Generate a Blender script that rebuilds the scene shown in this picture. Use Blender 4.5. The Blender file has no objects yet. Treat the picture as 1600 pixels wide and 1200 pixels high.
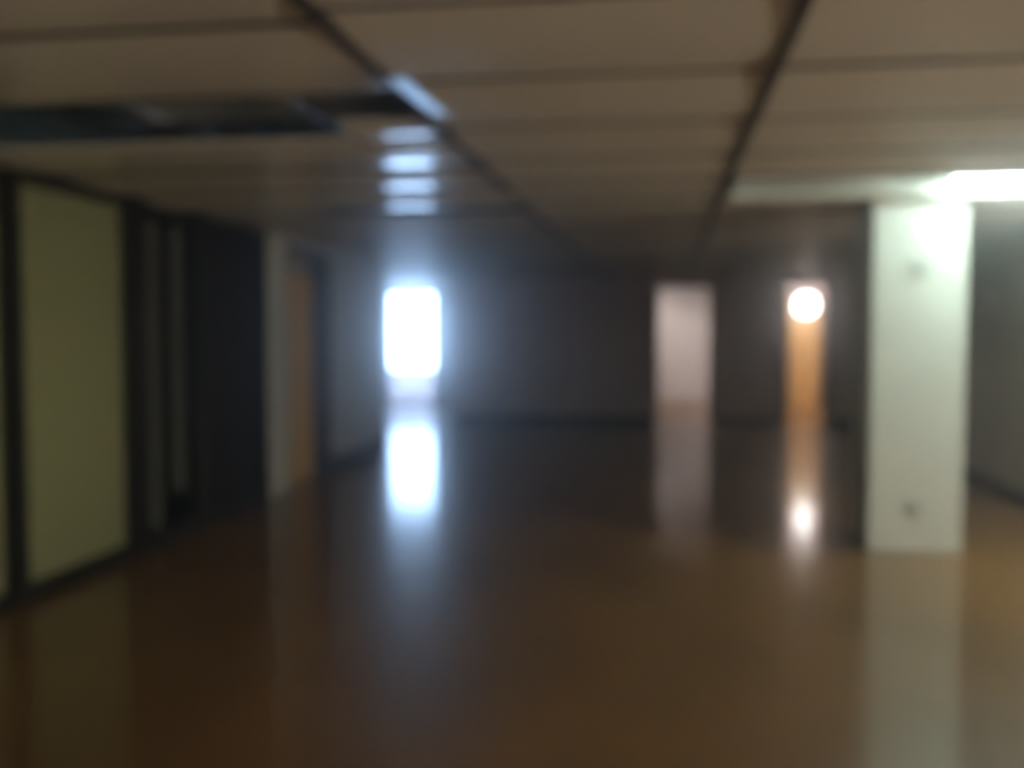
import bpy, bmesh, math, random
from mathutils import Vector, Matrix
random.seed(7)
S = bpy.context.scene
COL = S.collection

# ------------------------------------------------------------------ camera
FPX = 1560.0
cam_d = bpy.data.cameras.new('camera')
cam_d.sensor_width = 36.0
cam_d.lens = 36.0 * FPX / 1600.0
cam_d.clip_start = 0.05
cam_d.clip_end = 200
cam = bpy.data.objects.new('camera', cam_d)
COL.objects.link(cam)
yaw = math.atan(235 / FPX)
pitch = math.atan(82 / FPX)
cam.location = (0, 0, 1.38)
cam.rotation_euler = (math.pi / 2 - pitch, 0, yaw)
cam_d.dof.use_dof = True                # the whole photograph is out of focus: the lens was set very near
cam_d.dof.focus_distance = 0.25
cam_d.dof.aperture_fstop = 7.2
S.camera = cam

# ------------------------------------------------------------------ world, light, exposure
w = bpy.data.worlds.new('sky'); S.world = w; w.use_nodes = True
bg = w.node_tree.nodes['Background']
bg.inputs[0].default_value = (0.44, 0.67, 1.0, 1)
bg.inputs[1].default_value = 24
S.view_settings.view_transform = 'Standard'
S.view_settings.look = 'None'
S.view_settings.gamma = 1.0
S.view_settings.use_curve_mapping = False
S.view_settings.exposure = 0.0

def area(name, loc, rot, sx, sy, power, col, portal=False):
    d = bpy.data.lights.new(name, 'AREA'); d.shape = 'RECTANGLE'
    d.size = sx; d.size_y = sy; d.energy = power; d.color = col
    if portal: d.cycles.is_portal = True
    o = bpy.data.objects.new(name, d); COL.objects.link(o)
    o.location = loc; o.rotation_euler = rot
    return o
PI = math.pi
# sky seen through the far window
area('window_portal', (-4.895, 19.25, 1.39), (-PI / 2, 0, 0), 0.94, 1.5, 1, (1, 1, 1), portal=True)
# added soft fill lights
area('rear_fill', (0.6, -2.9, 1.3), (PI / 2, 0, 0), 4.2, 1.4, 28, (1.0, 0.86, 0.68))
area('side_fill', (7.9, 1.2, 0.75), (0, PI / 2 + 0.95, 0), 1.3, 7.8, 760, (1.0, 0.92, 0.79))  # added fill, tilted up to brighten the ceiling more than the floor
# added bodiless light that backlights the frosted glass from the office
area('office_backlight', (-4.7, 4.75, 0.85), (0, -PI / 2, 0), 0.5, 1.9, 20, (0.88, 0.97, 0.62))

H = 2.20          # ceiling height
XL, XR = -3.23, 2.83
YB = 15.2         # back wall

# ------------------------------------------------------------------ materials
def mat(name, col, rough=0.6, spec=0.5, metal=0.0, noise=None, emit=None, bump=None, coat=0.0, coat_rough=0.1):
    m = bpy.data.materials.new(name); m.use_nodes = True
    nt = m.node_tree; b = nt.nodes['Principled BSDF']
    b.inputs['Base Color'].default_value = (*col, 1)
    b.inputs['Roughness'].default_value = rough
    b.inputs['Specular IOR Level'].default_value = spec
    b.inputs['Metallic'].default_value = metal
    b.inputs['Coat Weight'].default_value = coat
    b.inputs['Coat Roughness'].default_value = coat_rough
    if emit:
        b.inputs['Emission Color'].default_value = (*emit[0], 1)
        b.inputs['Emission Strength'].default_value = emit[1]
    if noise or bump:
        tc = nt.nodes.new('ShaderNodeTexCoord')
        mp = nt.nodes.new('ShaderNodeMapping')
        nt.links.new(tc.outputs['Object'], mp.inputs[0])
    if noise:
        col2, scale, stretch = noise
        mp.inputs['Scale'].default_value = stretch
        n = nt.nodes.new('ShaderNodeTexNoise'); n.inputs['Scale'].default_value = scale
        n.inputs['Detail'].default_value = 5
        nt.links.new(mp.outputs[0], n.inputs['Vector'])
        mx = nt.nodes.new('ShaderNodeMix'); mx.data_type = 'RGBA'
        mx.inputs['A'].default_value = (*col, 1); mx.inputs['B'].default_value = (*col2, 1)
        r = nt.nodes.new('ShaderNodeMapRange')
        r.inputs['From Min'].default_value = 0.35; r.inputs['From Max'].default_value = 0.65
        nt.links.new(n.outputs['Fac'], r.inputs['Value'])
        nt.links.new(r.outputs[0], mx.inputs['Factor'])
        nt.links.new(mx.outputs['Result'], b.inputs['Base Color'])
    if bump:
        sc, strength = bump
        n2 = nt.nodes.new('ShaderNodeTexNoise'); n2.inputs['Scale'].default_value = sc
        nt.links.new(mp.outputs[0], n2.inputs['Vector'])
        bp = nt.nodes.new('ShaderNodeBump'); bp.inputs['Strength'].default_value = strength
        bp.inputs['Distance'].default_value = 0.01
        nt.links.new(n2.outputs['Fac'], bp.inputs['Height'])
        nt.links.new(bp.outputs[0], b.inputs['Normal'])
    return m

U3 = (1, 1, 1)
M = {}
M['floor'] = mat('floor_varnished_brown', (0.25, 0.122, 0.036), 0.45, 0.25, coat=0.75, coat_rough=0.12, noise=((0.16, 0.078, 0.024), 1.3, (1, 0.5, 1)), bump=(2.5, 0.05))
M['ceiling'] = mat('ceiling_panel_paint', (0.76, 0.69, 0.58), 0.14, 0.05, noise=((0.71, 0.645, 0.54), 2.0, U3))
M['ceiling_matt'] = mat('ceiling_panel_matt', (0.76, 0.69, 0.58), 0.45, 0.06, noise=((0.71, 0.645, 0.54), 2.0, U3))
M['grid'] = mat('ceiling_grid_dark', (0.05, 0.038, 0.028), 0.6, 0.3)
M['void'] = mat('void_concrete', (0.50, 0.46, 0.30), 0.9, 0.2, noise=((0.36, 0.35, 0.20), 3, U3))
M['wall'] = mat('wall_grey_paint', (0.30, 0.28, 0.27), 0.6, 0.3, noise=((0.26, 0.24, 0.235), 2.0, U3))
M['wallback'] = mat('wall_mauve_grey_paint', (0.86, 0.67, 0.65), 0.6, 0.3, noise=((0.80, 0.61, 0.59), 1.2, U3))
M['wallblue'] = mat('wall_blue_grey_paint', (0.56, 0.60, 0.67), 0.5, 0.4, noise=((0.51, 0.55, 0.62), 2.0, U3))
M['wallright'] = mat('wall_green_grey_paint', (0.70, 0.67, 0.58), 0.6, 0.3, noise=((0.64, 0.61, 0.53), 2.0, U3))
M['white'] = mat('white_wall_paint', (0.75, 0.72, 0.70), 0.6, 0.3, noise=((0.70, 0.67, 0.655), 2.0, U3))
M['pillar'] = mat('pillar_white_paint', (0.72, 0.75, 0.70), 0.5, 0.4, noise=((0.68, 0.71, 0.66), 2.5, U3))
M['base'] = mat('baseboard_dark', (0.03, 0.026, 0.024), 0.5, 0.4)
M['frame'] = mat('partition_black_metal', (0.012, 0.012, 0.010), 0.45, 0.4)
M['board'] = mat('partition_dark_board', (0.016, 0.012, 0.010), 0.6, 0.2, noise=((0.012, 0.010, 0.008), 6, (4, 4, 0.5)))
M['wood'] = mat('orange_varnished_wood', (0.80, 0.50, 0.17), 0.35, 0.5, noise=((0.74, 0.44, 0.14), 5, (6, 6, 0.5)))
M['wooddull'] = mat('dull_brown_wood', (0.76, 0.50, 0.20), 0.45, 0.4, noise=((0.68, 0.43, 0.16), 5, (6, 6, 0.5)))
M['woodframe'] = mat('brown_wood_frame', (0.16, 0.095, 0.05), 0.45, 0.4, noise=((0.11, 0.065, 0.035), 5, (6, 6, 0.5)))
M['doorframe'] = mat('dark_mauve_frame', (0.055, 0.042, 0.045), 0.5, 0.4)
M['pilaster'] = mat('pilaster_offwhite', (0.60, 0.61, 0.56), 0.6, 0.3, noise=((0.55, 0.56, 0.51), 3, U3))
M['metal'] = mat('bright_aluminium', (0.80, 0.86, 0.90), 0.35, 0.5, metal=1.0)
M['duct'] = mat('galvanised_duct', (0.55, 0.57, 0.60), 0.5, 0.5, metal=0.6, noise=((0.25, 0.27, 0.29), 5, U3))
M['cable'] = mat('black_cable', (0.01, 0.01, 0.012), 0.5, 0.4)
M['reflector'] = mat('luminaire_white_enamel', (0.80, 0.86, 0.80), 0.3, 0.5)
M['tube_lit'] = mat('tube_lit', (0.9, 0.95, 0.9), 0.3, emit=((0.80, 1.0, 0.90), 66))
M['tube_dead'] = mat('tube_dead', (0.70, 0.74, 0.70), 0.25)
M['cap'] = mat('tube_cap_metal', (0.5, 0.5, 0.5), 0.4, metal=0.8)
M['globe'] = mat('globe_glow', (0.9, 0.9, 0.85), 0.4, emit=((1.0, 0.95, 0.92), 19))
M['plate'] = mat('grey_plastic_plate', (0.46, 0.47, 0.45), 0.4)
M['holes'] = mat('socket_holes', (0.05, 0.05, 0.05), 0.5)
M['paper'] = mat('pale_pink_paper', (0.85, 0.74, 0.74), 0.7)
M['blind'] = mat('grey_blind_fabric', (0.085, 0.085, 0.068), 0.8, noise=((0.07, 0.07, 0.055), 30, U3))
M['winframe'] = mat('window_white_frame', (0.75, 0.75, 0.78), 0.4)
M['diff_on'] = mat('room_light_diffuser', (0.9, 0.9, 0.9), 0.4, emit=((1.0, 0.88, 0.84), 460))
M['diff_fill'] = mat('lamp_room_fill', (0.9, 0.9, 0.9), 0.4, emit=((1.0, 0.90, 0.80), 60))  # glow of the added unseen light in the lamp room
M['diff_warm'] = mat('shade_metal_white', (0.7, 0.7, 0.7), 0.5)

def shader_mat(name, build):
    m = bpy.data.materials.new(name); m.use_nodes = True
    nt = m.node_tree; nt.nodes.clear()
    out = nt.nodes.new('ShaderNodeOutputMaterial'); build(nt, out); return m
def frosted(col, trans_mix, gl):
    def b(nt, out):
        t = nt.nodes.new('ShaderNodeBsdfTranslucent'); t.inputs[0].default_value = (*col, 1)
        d = nt.nodes.new('ShaderNodeBsdfDiffuse'); d.inputs[0].default_value = (*[c * 0.5 for c in col], 1)
        m1 = nt.nodes.new('ShaderNodeMixShader'); m1.inputs[0].default_value = trans_mix
        nt.links.new(d.outputs[0], m1.inputs[1]); nt.links.new(t.outputs[0], m1.inputs[2])
        g = nt.nodes.new('ShaderNodeBsdfGlossy'); g.inputs['Roughness'].default_value = 0.3
        f = nt.nodes.new('ShaderNodeFresnel'); f.inputs[0].default_value = gl
        m2 = nt.nodes.new('ShaderNodeMixShader')
        nt.links.new(f.outputs[0], m2.inputs[0]); nt.links.new(m1.outputs[0], m2.inputs[1]); nt.links.new(g.outputs[0], m2.inputs[2])
        nt.links.new(m2.outputs[0], out.inputs['Surface'])
    return b
def clear(tint, ior=1.45):
    def b(nt, out):
        t = nt.nodes.new('ShaderNodeBsdfTransparent'); t.inputs[0].default_value = (*tint, 1)
        g = nt.nodes.new('ShaderNodeBsdfGlossy'); g.inputs['Roughness'].default_value = 0.05
        f = nt.nodes.new('ShaderNodeFresnel'); f.inputs[0].default_value = ior
        m2 = nt.nodes.new('ShaderNodeMixShader')
        nt.links.new(f.outputs[0], m2.inputs[0]); nt.links.new(t.outputs[0], m2.inputs[1]); nt.links.new(g.outputs[0], m2.inputs[2])
        nt.links.new(m2.outputs[0], out.inputs['Surface'])
    return b
M['frost'] = shader_mat('frosted_yellow_green_glass', frosted((0.62, 0.60, 0.42), 0.6, 1.2))
M['frostwin'] = shader_mat('frosted_window_panel', frosted((0.88, 0.78, 0.78), 0.55, 1.2))
M['glass'] = shader_mat('clear_window_glass', clear((0.97, 0.98, 1.0), 1.2))
M['darkglass'] = shader_mat('tinted_glass', clear((0.85, 0.87, 0.80), 1.2))

# ------------------------------------------------------------------ mesh helpers
def box(bm, x0, y0, z0, x1, y1, z1, bevel=0.0, mi=0):
    vs = [bm.verts.new(p) for p in ((x0, y0, z0), (x1, y0, z0), (x1, y1, z0), (x0, y1, z0), (x0, y0, z1), (x1, y0, z1), (x1, y1, z1), (x0, y1, z1))]
    fs = [bm.faces.new([vs[i] for i in f]) for f in ((3, 2, 1, 0), (4, 5, 6, 7), (0, 1, 5, 4), (1, 2, 6, 5), (2, 3, 7, 6), (3, 0, 4, 7))]
    for f in fs: f.material_index = mi
    if bevel > 0:
        es = {e for f in fs for e in f.edges}
        bmesh.ops.bevel(bm, geom=list(es), offset=bevel, segments=2, affect='EDGES', profile=0.5)
def cyl(bm, p0, p1, r0, r1=None, seg=20):
    r1 = r0 if r1 is None else r1
    p0, p1 = Vector(p0), Vector(p1); d = (p1 - p0).normalized()
    a = d.orthogonal().normalized(); b = d.cross(a)
    A = [bm.verts.new(p0 + (a * math.cos(t) + b * math.sin(t)) * r0) for t in [2 * PI * i / seg for i in range(seg)]]
    B = [bm.verts.new(p1 + (a * math.cos(t) + b * math.sin(t)) * r1) for t in [2 * PI * i / seg for i in range(seg)]]
    for i in range(seg):
        j = (i + 1) % seg; f = bm.faces.new((A[i], A[j], B[j], B[i])); f.smooth = True
    bm.faces.new(A[::-1]); bm.faces.new(B)
def new(name, bm, m, parent=None, **props):
    bmesh.ops.recalc_face_normals(bm, faces=bm.faces[:])
    me = bpy.data.meshes.new(name); bm.to_mesh(me); bm.free()
    for mm in (m if isinstance(m, (list, tuple)) else [m]): me.materials.append(mm)
    o = bpy.data.objects.new(name, me); COL.objects.link(o)
    if parent: o.parent = parent; o.location = -Vector(parent.location)
    for k, v in props.items(): o[k] = v
    return o
def boxes(name, bl, m, parent=None, bevel=0.0, **props):
    bm = bmesh.new()
    for b in bl: box(bm, *b, bevel=bevel)
    return new(name, bm, m, parent, **props)
def struct(name, bl, m, bevel=0.0): return boxes(name, bl, m, None, bevel, kind='structure')
def thing(name, loc, label, cat, group=None):
    o = bpy.data.objects.new(name, None); COL.objects.link(o); o.location = loc; o.empty_display_size = 0.1
    o['label'] = label; o['category'] = cat
    if group: o['group'] = group
    return o

# ------------------------------------------------------------------ setting
T = 0.12
struct('floor', [(-7.1, -3.12, -0.1, 8.1, 20.6, 0)], M['floor'])
# left side: partition bay from Y=2.5 to 7.78 is a thing; plain walls around it
struct('wall_left', [(XL - T, -3, 0, XL, 2.3, H), (XL - T, 9.42, 0, XL, 11.36, H)], M['wallblue'])
struct('trim_1', [(XL - T, 7.80, 0, XL + 0.03, 8.27, H)], M['pilaster'], 0.004)
struct('wall_right', [(XR, 8.0, 0, XR + T, YB, H), (XR + T, 8.0, 0, 8.1, 8.12, H), (8.0, -3, 0, 8.1, 8.0, H)], M['wallright'])
struct('wall_rear', [(XL - T, -3.12, 0, 8.1, -3.0, H)], M['wall'])
D1, D2 = (-0.07, 0.70), (1.81, 2.37)
DH = 2.06
struct('wall_back', [(XL, YB, 0, D1[0], YB + T, H), (D1[1], YB, 0, D2[0], YB + T, H), (D2[1], YB, 0, XR + T, YB + T, H),
                     (D1[0], YB, DH, D1[1], YB + T, H), (D2[0], YB, DH, D2[1], YB + T, H)], M['wallback'])
# side wing on the left with the bright window
WX0, WX1, WZ0, WZ1, WY = -5.37, -4.42, 0.63, 2.14, 19.2
struct('wall_wing', [(-7.1, 11.36, 0, -7.0, WY, H), (-7.1, 11.26, 0, XL - T, 11.36, H), (XL, YB + T, 0, XL + T, WY, H)], M['wallblue'])
struct('wall_window', [(-7.1, WY, 0, WX0, WY + T, H), (WX1, WY, 0, XL + T, WY + T, H),
                       (WX0, WY, WZ1, WX1, WY + T, H)], M['white'])
# rooms behind the back wall
RC = 2.5
struct('wall_far_room', [(-1.6, 20.4, 0, 1.6, 20.52, RC), (-1.72, YB + T, 0, -1.6, 20.52, RC), (1.48, YB + T, 0, 1.6, 20.4, RC),
                         (-1.72, YB + 0.005, H, 1.6, YB + T, RC)], M['white'])
struct('wall_lamp_room', [(1.6, 18.2, 0, 3.9, 18.32, RC), (3.8, YB + T, 0, 3.9, 18.2, RC), (1.6, YB + 0.005, H, 3.9, YB + T, RC), (XR + T, YB, 0, 3.9, YB + T, H)], M['wallback'])
o = struct('ceiling', [(-1.72, YB + 0.005, RC, 1.6, 20.52, RC + 0.06), (1.6, YB + 0.005, RC, 3.9, 18.32, RC + 0.06)], M['white']); o.name = 'ceiling_rooms'
# office walls behind the partition
struct('wall_office', [(-7.1, 2.2, 0, -7.0, 9.6, H), (-7.0, 2.2, 0, XL - T, 2.3, H), (-7.0, 5.78, 0, XL - T, 5.84, H), (-7.0, 9.5, 0, XL - T, 9.6, H), (-7.0, 7.86, 0, XL - T, 7.92, H)], M['white'])

# ceiling: sagging panels between dark bars, laid in columns
bm = bmesh.new()
bars = bmesh.new()
PX = 1.225; X0 = -0.885
cols = [(-7.0, XL), (XL, X0), (X0, X0 + PX), (X0 + PX, XR), (XR, 5.4), (5.4, 8.0)]
GAP_Y = (3.40, 4.18)
def panel(bm, x0, y0, x1, y1, sag, tilt=0.0, nx=8, ny=14, mi=0):
    g = []
    for j in range(ny + 1):
        v = j / ny; row = []
        for i in range(nx + 1):
            u = i / nx
            z = H - sag * (1 - (2 * v - 1) ** 2)  + tilt * (v - 0.5)
            row.append(bm.verts.new((x0 + (x1 - x0) * u, y0 + (y1 - y0) * v, z + 0.004)))
        g.append(row)
    for j in range(ny):
        for i in range(nx):
            f = bm.faces.new((g[j][i], g[j + 1][i], g[j + 1][i + 1], g[j][i + 1])); f.smooth = True; f.material_index = mi
    rim = [p.co.copy() for p in g[0]] + [row[-1].co.copy() for row in g[1:]] + [p.co.copy() for p in g[-1][-2::-1]] + [row[0].co.copy() for row in g[-2:0:-1]]
    lo = [bm.verts.new(p) for p in rim]; hi = [bm.verts.new((p.x, p.y, H + 0.018)) for p in rim]
    for i in range(len(rim)):
        j = (i + 1) % len(rim); bm.faces.new((lo[i], lo[j], hi[j], hi[i]))
    bm.faces.new(hi)
G = 0.016
openings = {3: ((5.62, 6.30),), 4: ((5.62, 6.30),)}     # where the luminaires sit
for ci, (a, b) in enumerate(cols):
    left = b <= X0 + 0.01
    ph, py = (2.60, 0.79) if left else (2.49, 0.76)
    k = -8
    a_ = max(a, -7.0); b_ = min(b, 8.0)
    if b_ <= a_: continue
    while True:
        y0, y1 = ph + py * k, ph + py * (k + 1)
        k += 1
        if y1 < -3: continue
        if y0 > 19.2: break
        y0 = max(y0, -3); y1 = min(y1, 19.2)
        if not left: y1 = min(y1, YB if a < XR - 1 else 8.0)
        if y1 - y0 < 0.1: continue
        if left and abs(y0 - (ph + py)) < 0.05 and a > -3.3:      # the missing panels
            continue
        # opening for the long luminaire
        segs = [(y0, y1)]
        for o0, o1 in openings.get(ci, ()):
            nxt = []
            for q0, q1 in segs:
                if q1 <= o0 or q0 >= o1: nxt.append((q0, q1)); continue
                if o0 - q0 > 0.03: nxt.append((q0, o0))
                if q1 - o1 > 0.03: nxt.append((o1, q1))
            segs = nxt
        for s0, s1 in segs:
            sg = 0.014 * (s1 - s0) ** 2 / 0.6
            if 5.5 < s0 < 6.4 and left: sg *= 2.3
            panel(bm, a_ + G, s0 + G * .8, b_ - G, s1 - G * .8, sg * random.uniform(0.9, 1.15), random.uniform(-0.004, 0.006), mi=1 if s0 > 6.4 or not left else 0)
        # cross bar at the far edge of the row
        if not any(o0 < y1 < o1 for o0, o1 in openings.get(ci, ())):
            box(bars, a_ + 0.012, y1 - 0.011, H - 0.002, b_ - 0.012, y1 + 0.011, H + 0.03)
ceil = new('ceiling', bm, [M['ceiling'], M['ceiling_matt']], kind='structure')
for x in (X0, X0 + PX, 5.4):
    ye = WY if x < XL else YB if x < XR else 8.0
    box(bars, x - 0.018, -3, H - 0.016, x + 0.018, ye, H + 0.035)
box(bars, -2.2, 6.54, H - 0.03, X0, 6.62, H + 0.03)  # wide dark bar put in place of the shaded open slit between panels
new('trim_2', bars, M['grid'], kind='structure')
# the dark void above the panels
struct('ceiling_void', [(-7.1, -3.12, 2.62, 8.1, 19.32, 2.70), (-7.1, -3.12, H + 0.05, -7.0, 19.32, 2.62), (XR, 8.1, H + 0.05, XR + T, YB, 2.62),
                        (-7.0, -3.12, H + 0.05, 8.1, -3.0, 2.62), (-7.0, 19.2, H + 0.05, XL + T, 19.32, 2.62), (XL + T, YB - 0.02, H + 0.05, XR + T, YB, 2.62),
                        (XL, YB, H + 0.05, XL + T, 19.2, 2.62)], M['void'])

# baseboards
struct('baseboard_right', [(XR - 0.015, 8.0, 0, XR, YB, 0.11)], M['base'])
struct('baseboard_left', [(XL, 9.44, 0, XL + 0.015, 11.36, 0.13), (XL, -3, 0, XL + 0.015, 2.3, 0.13)], M['base'])
struct('baseboard_back', [(XL + T, YB - 0.015, 0, D1[0] - 0.05, YB, 0.10), (D1[1] + 0.05, YB - 0.015, 0, D2[0] - 0.05, YB, 0.10), (D2[1] + 0.05, YB - 0.015, 0, XR - 0.015, YB, 0.10)], M['base'])

# door casings of the two openings in the back wall
for n, (d0, d1) in zip((1, 2), (D1, D2)):
    struct('door_%d' % n, [(d0 - 0.05, YB - 0.02, 0, d0, YB + T + 0.01, DH + 0.05), (d1, YB - 0.02, 0, d1 + 0.05, YB + T + 0.01, DH + 0.05),
                           (d0, YB - 0.02, DH, d1, YB + T + 0.01, DH + 0.05)], M['doorframe'], 0.003)

# wooden door in the left wall beside the pale pilaster
struct('wall_left_lintel', [(XL - T, 8.27, 2.12, XL, 9.42, H)], M['wallblue'])
struct('trim_3', [(XL - T, 8.27, 0, XL + 0.01, 8.35, 2.12), (XL - T, 8.35, 2.06, XL + 0.01, 8.99, 2.12)], M['woodframe'], 0.003)
struct('trim_4', [(XL - T, 8.99, 0, XL + 0.02, 9.42, 2.12)], M['doorframe'], 0.003)
d3 = boxes('door_3', [(XL - 0.06, 8.355, 0.008, XL - 0.02, 8.985, 1.90)], M['wooddull'], bevel=0.004, kind='structure')
boxes('transom_pane', [(XL - 0.05, 8.38, 1.93, XL - 0.03, 8.96, 2.05)], M['plate'], d3)
boxes('door_rail', [(XL - 0.02, 8.37, 0.02, XL - 0.012, 8.45, 1.89), (XL - 0.02, 8.89, 0.02, XL - 0.012, 8.97, 1.89),
                    (XL - 0.02, 8.45, 0.02, XL - 0.012, 8.89, 0.2), (XL - 0.02, 8.45, 0.95, XL - 0.012, 8.89, 1.07), (XL - 0.02, 8.45, 1.77, XL - 0.012, 8.89, 1.89)], M['wooddull'], d3, 0.002)
bm = bmesh.new(); cyl(bm, (XL - 0.012, 8.89, 1.0), (XL + 0.04, 8.89, 1.0), 0.012); cyl(bm, (XL + 0.035, 8.89, 1.0), (XL + 0.035, 8.78, 1.0), 0.009)
new('door_handle', bm, M['cap'], d3)

# far orange door under the lamp
d4 = boxes('door_4', [(2.22, 18.16, 0.008, 2.72, 18.2, 1.98)], M['wood'], bevel=0.004, kind='structure')
boxes('door_panel', [(2.28, 18.15, 0.15, 2.66, 18.16, 0.9), (2.28, 18.15, 1.05, 2.66, 18.16, 1.85)], M['wood'], d4, 0.003)
bm = bmesh.new(); cyl(bm, (2.28, 18.16, 1.0), (2.28, 18.11, 1.0), 0.012); cyl(bm, (2.28, 18.115, 1.0), (2.38, 18.115, 1.0), 0.009)
new('door_handle', bm, M['cap'], d4)
struct('trim_5', [(2.72, 18.14, 0, 2.80, 18.2, 2.05), (2.14, 18.14, 0, 2.22, 18.2, 2.05), (2.22, 18.14, 1.98, 2.72, 18.2, 2.05)], M['woodframe'], 0.003)

# ------------------------------------------------------------------ the bright window
wf = boxes('window_1', [(WX0, WY, 0, WX0 + 0.03, WY + T, WZ1), (WX1 - 0.03, WY, 0, WX1, WY + T, WZ1), (WX0 + 0.03, WY, WZ1 - 0.03, WX1 - 0.03, WY + T, WZ1),
                        (WX0 + 0.03, WY, 0, WX1 - 0.03, WY + T, 0.03), (WX0 + 0.03, WY - 0.02, WZ0 - 0.03, WX1 - 0.03, WY + T, WZ0 + 0.01)], M['winframe'], bevel=0.004, kind='structure')
boxes('window_pane', [(WX0 + 0.03, WY + 0.05, WZ0 + 0.01, WX1 - 0.03, WY + 0.056, WZ1 - 0.03)], M['glass'], wf)
boxes('lower_panel', [(WX0 + 0.03, WY + 0.04, 0.03, WX1 - 0.03, WY + 0.05, WZ0 - 0.03)], M['frostwin'], wf, label='frosted white lower panel')

# ------------------------------------------------------------------ glazed partition
gp = thing('glazed_partition', (XL, 5.0, 0), 'long black framed glazed partition with frosted yellow green panes along the left side', 'partition')
PY = [2.36, 3.45, 4.59, 5.74, 6.62]
for y in PY:
    wdt = 0.12 if y > 5 else 0.10
    boxes('mullion', [(XL - 0.10, y - wdt / 2, 0.06, XL + 0.035, y + wdt / 2, H - 0.06)], M['frame'], gp, 0.004)
boxes('mullion', [(XL - 0.10, 7.72, 0.06, XL + 0.035, 7.80, H - 0.06)], M['frame'], gp, 0.004)
boxes('top_rail', [(XL - 0.10, 2.30, H - 0.06, XL + 0.04, 7.80, H)], M['frame'], gp, 0.004)
boxes('bottom_rail', [(XL - 0.10, 2.30, 0, XL + 0.04, 7.80, 0.07)], M['frame'], gp, 0.004)
for i in range(3):
    boxes('frosted_pane', [(XL - 0.045, PY[i] + 0.05, 0.07, XL - 0.035, PY[i + 1] - 0.05, H - 0.06)], M['frost'], gp)
boxes('clear_pane', [(XL - 0.045, PY[3] + 0.06, 0.07, XL - 0.035, PY[4] - 0.06, H - 0.06)], M['darkglass'], gp, label='dark tinted clear pane')
bm = bmesh.new()
box(bm, XL - 0.05, PY[4] + 0.06, 0.07, XL - 0.02, 7.72, H - 0.06, 0.003)
for y in (6.9, 7.3): box(bm, XL - 0.02, y - 0.008, 0.07, XL - 0.012, y + 0.008, H - 0.06)
new('solid_board', bm, M['board'], gp, label='dark brown solid board')

# vertical blind slats behind the clear pane
for i, (y, z0, lab) in enumerate(((6.04, 0.10, 'grey vertical blind slat hanging at the dark pane nearest the frosted pane'),
                                (6.36, 0.30, 'grey vertical blind slat hanging at the dark pane nearest the solid board'))):
    bm = bmesh.new(); n = 8; wd = 0.14; ang = math.radians(3 + 2 * i)
    A = []
    for z in (z0, H - 0.12):
        for s in (0, 1):
            A.append([bm.verts.new((XL - 0.022 + math.sin(ang) * wd * (k / n - .5) + 0.012 * math.cos((k / n - .5) * PI) + s * 0.002, y + math.cos(ang) * wd * (k / n - .5), z)) for k in range(n + 1)])
    for k in range(n):
        bm.faces.new((A[0][k], A[0][k + 1], A[2][k + 1], A[2][k])); bm.faces.new((A[1][k], A[3][k], A[3][k + 1], A[1][k + 1]))
    box(bm, XL - 0.022, y - 0.008, H - 0.13, XL - 0.006, y + 0.008, H - 0.058)
    new('blind_slat', bm, M['blind'], label=lab, category='blind slat', group='vertical blind slats at the dark pane')

# ------------------------------------------------------------------ pillar and what is on it
PXa, PXb, PYa, PYb = 1.28, 1.84, 6.47, 7.03
bm = bmesh.new(); box(bm, PXa, PYa, 0.0, PXb, PYb, H, 0.012)
pl = new('square_pillar', bm, M['pillar'], label='square white painted pillar lit by the ceiling tube light on the right', category='pillar')
def plate(name, x, z, s, label, cat, socket):
    t = thing(name, (x, PYa, z), label, cat)
    bm = bmesh.new(); box(bm, x - s, PYa - 0.012, z - s, x + s, PYa, z + s, 0.004); new('cover_plate', bm, M['plate'], t)
    bm = bmesh.new()
    if socket:
        for dx in (-0.011, 0.011): cyl(bm, (x + dx, PYa - 0.011, z), (x + dx, PYa - 0.0135, z), 0.004, seg=10)
        new('socket_hole', bm, M['holes'], t)
    else:
        box(bm, x - 0.02, PYa - 0.018, z - 0.03, x + 0.02, PYa - 0.011, z + 0.03, 0.003); new('rocker', bm, M['plate'], t)
plate('wall_socket', 1.55, 0.28, 0.045, 'small grey wall socket low on the white pillar', 'socket', True)
plate('control_box', 1.56, 1.77, 0.05, 'small grey control plate high on the white pillar', 'switch', False)

# ------------------------------------------------------------------ long ceiling luminaire
def luminaire(label, LX0, LX1, LY0, LY1, LT, halves):
    lum = thing('fluorescent_luminaire', ((LX0 + LX1) / 2, (LY0 + LY1) / 2, H), label, 'ceiling light')
    bm = bmesh.new(); t_ = 0.006
    box(bm, LX0, LY0, LT, LX1, LY1, LT + t_)
    box(bm, LX0, LY0, H - 0.012, LX1, LY0 + t_, LT); box(bm, LX0, LY1 - t_, H - 0.012, LX1, LY1, LT)
    box(bm, LX0, LY0 + t_, H - 0.012, LX0 + t_, LY1 - t_, LT); box(bm, LX1 - t_, LY0 + t_, H - 0.012, LX1, LY1 - t_, LT)
    new('housing', bm, M['reflector'], lum)
    zt = H + 0.035; w_ = LY1 - LY0
    for xa, xb, lit in halves:
        for yy in (LY0 + w_ * 0.25, LY0 + w_ * 0.72):
            bm = bmesh.new(); cyl(bm, (xa + 0.02, yy, zt), (xb - 0.02, yy, zt), 0.019, seg=24)
            tb = new('tube', bm, M['tube_lit'] if lit else M['tube_dead'], lum, label='lit greenish white tube' if lit else 'dead unlit tube')
            for xe, dx in ((xa, 1), (xb, -1)):
                bm = bmesh.new()
                cyl(bm, (xe, yy, zt), (xe + dx * 0.025, yy, zt), 0.020, seg=20); box(bm, xe - 0.008, yy - 0.012, zt, xe + 0.008, yy + 0.012, LT)
                e = new('end_cap', bm, M['cap'], tb); e.location = (0, 0, 0)
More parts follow.
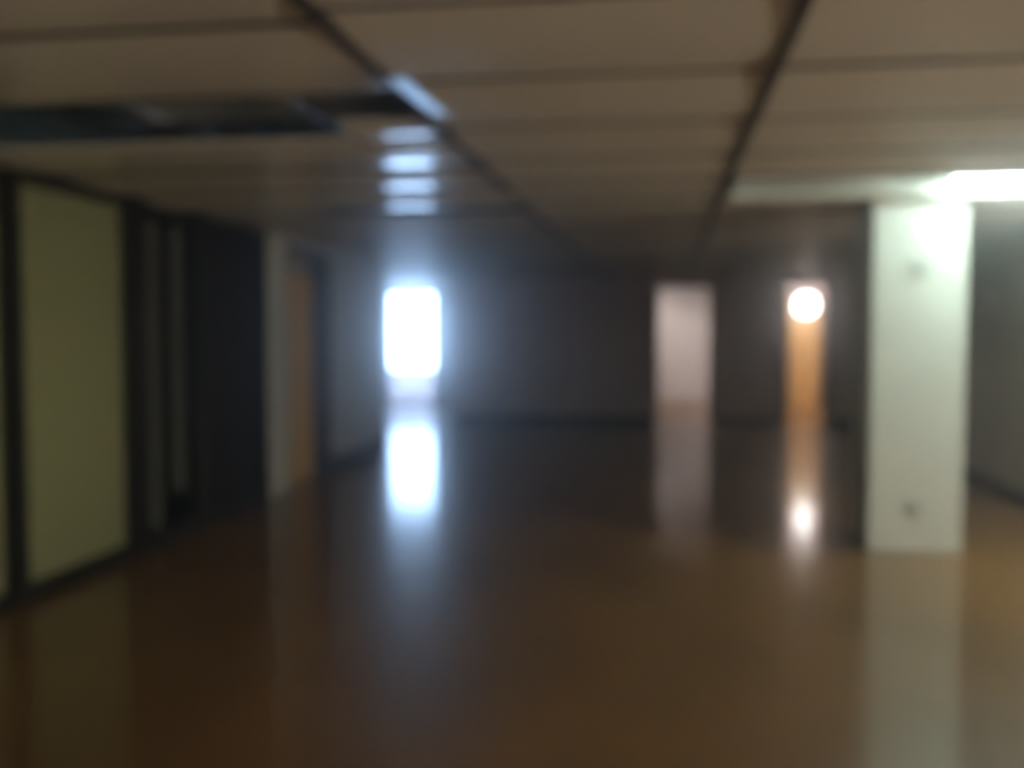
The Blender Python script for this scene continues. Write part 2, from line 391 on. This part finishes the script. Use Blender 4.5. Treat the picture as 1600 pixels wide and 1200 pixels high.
luminaire('long recessed fluorescent ceiling light in front of the white pillar, lit at its right end', 0.40, 2.78, 5.64, 6.28, H + 0.085, ((0.44, 1.56, False), (1.62, 2.74, True)))
luminaire('added unseen fluorescent ceiling light right of the white pillar, brightening floor and pillar', 2.90, 5.28, 5.64, 6.28, H + 0.085, ((2.94, 4.06, True), (4.12, 5.24, True)))  # added out of view to light the right floor and the pillar

# ------------------------------------------------------------------ rooms beyond the back wall: lamps
cl = thing('room_ceiling_light', (-1.1, 18.2, RC), 'square ceiling light of the pale room behind the middle doorway', 'ceiling light')
boxes('frame', [(-1.4, 17.9, RC - 0.05, -0.8, 17.93, RC), (-1.4, 18.47, RC - 0.05, -0.8, 18.5, RC), (-1.4, 17.93, RC - 0.05, -1.37, 18.47, RC), (-0.83, 17.93, RC - 0.05, -0.8, 18.47, RC)], M['diff_warm'], cl)
boxes('diffuser', [(-1.37, 17.93, RC - 0.045, -0.83, 18.47, RC - 0.02)], M['diff_on'], cl)
c2 = thing('room_ceiling_light', (3.2, 16.6, RC), 'added ceiling light out of sight beside the doorway of the globe lamp, brightening the orange door', 'ceiling light')  # added unseen light that brightens the orange door
boxes('frame', [(2.9, 16.3, RC - 0.05, 3.5, 16.9, RC - 0.02)], M['diff_warm'], c2)
boxes('diffuser', [(2.93, 16.33, RC - 0.06, 3.47, 16.87, RC - 0.05)], M['diff_fill'], c2)
gl = thing('globe_lamp', (2.40, 17.5, RC), 'glowing round globe lamp above the orange wood in the doorway beside the pillar', 'lamp')
bm = bmesh.new(); bmesh.ops.create_uvsphere(bm, u_segments=32, v_segments=20, radius=0.18, matrix=Matrix.Translation((2.40, 17.5, 1.83)))
for f in bm.faces: f.smooth = True
new('globe', bm, M['globe'], gl)
bm = bmesh.new(); cyl(bm, (2.40, 17.5, RC), (2.40, 17.5, 2.05), 0.008, seg=10); cyl(bm, (2.40, 17.5, 2.06), (2.40, 17.5, 2.0), 0.03, 0.06); cyl(bm, (2.40, 17.5, RC), (2.40, 17.5, RC - 0.03), 0.05)
new('pendant_rod', bm, M['cap'], gl)

# ------------------------------------------------------------------ in the gap of the ceiling
bm = bmesh.new()                         # grid bar beside the gap, shaped as a tilted strip to mirror the window
Xs = -0.815
prof = [(-0.028, 0.0), (0.028, 0.0), (0.028, 0.004), (-0.028, 0.004)]
n = 12; rows = []
for k in range(n + 1):
    v = k / n; y = 3.02 + 0.68 * v; z = H - 0.045 + 0.03 * v - 0.004 * math.sin(v * PI)
    rows.append([bm.verts.new((Xs + px, y, z + pz)) for px, pz in prof])
for k in range(n):
    for i in range(4):
        j = (i + 1) % 4; bm.faces.new((rows[k][i], rows[k][j], rows[k + 1][j], rows[k + 1][i]))
bm.faces.new(rows[0][::-1]); bm.faces.new(rows[-1])
new('metal_strip', bm, M['metal'], label='short metal grid bar at the corner of the ceiling gap, tilted to catch the window light', category='metal strip')
bm = bmesh.new()
bmv = []
panel(bm, -1.28, 3.86, -0.90, 4.17, 0.011, 0.0)  # added bowed piece, shaped to catch a bright strip of window light
o = new('glint_panel', bm, M['ceiling'], label='added glossy panel piece at the right end of the dark gap, catching a window glint', category='ceiling panel')
dk = thing('air_duct', (-1.7, 4.0, 2.35), 'grey metal air duct inside the dark gap of missing ceiling panels', 'duct')
bm = bmesh.new(); box(bm, -2.15, 3.55, 2.30, -1.0, 4.6, 2.52, 0.01); new('duct_body', bm, M['duct'], dk)
for xf in (-2.17, -1.5): boxes('duct_flange', [(xf, 3.53, 2.28, xf + 0.045, 4.62, 2.54)], M['duct'], dk, 0.004)
bm = bmesh.new()
pts = [Vector((-2.75, 3.50, 2.45)), Vector((-2.6, 3.6, 2.34)), Vector((-2.4, 3.8, 2.27)), Vector((-2.15, 4.0, 2.24)), Vector((-1.9, 4.12, 2.24)), Vector((-1.7, 4.3, 2.27))]
for a, b in zip(pts, pts[1:]): cyl(bm, a, b, 0.022, seg=12)
new('black_cable', bm, M['cable'], label='thick black cable sagging inside the left end of the ceiling gap', category='cable')

# paper notice on the right wall
bm = bmesh.new(); box(bm, XR - 0.004, 9.05, 1.53, XR, 9.6, 1.77)
new('paper_notice', bm, M['paper'], label='pale pinkish paper notice on the dark right wall behind the pillar', category='notice')

# added thin haze through the rooms, imitating lens bloom and veiling glare
hz = bpy.data.materials.new('bloom_haze'); hz.use_nodes = True
nt = hz.node_tree; nt.nodes.clear(); out = nt.nodes.new('ShaderNodeOutputMaterial')
va = nt.nodes.new('ShaderNodeVolumeScatter'); va.inputs['Density'].default_value = 0.045; va.inputs['Anisotropy'].default_value = 0.93
vb = nt.nodes.new('ShaderNodeVolumeScatter'); vb.inputs['Density'].default_value = 0.008; vb.inputs['Anisotropy'].default_value = 0.3
ad = nt.nodes.new('ShaderNodeAddShader'); nt.links.new(va.outputs[0], ad.inputs[0]); nt.links.new(vb.outputs[0], ad.inputs[1])
nt.links.new(ad.outputs[0], out.inputs['Volume'])
boxes('bloom_haze', [(-7.05, -3.05, 0.001, 8.05, 20.45, 2.6)], hz, kind='stuff', label='added thin haze imitating lens bloom around the bright window', category='haze')
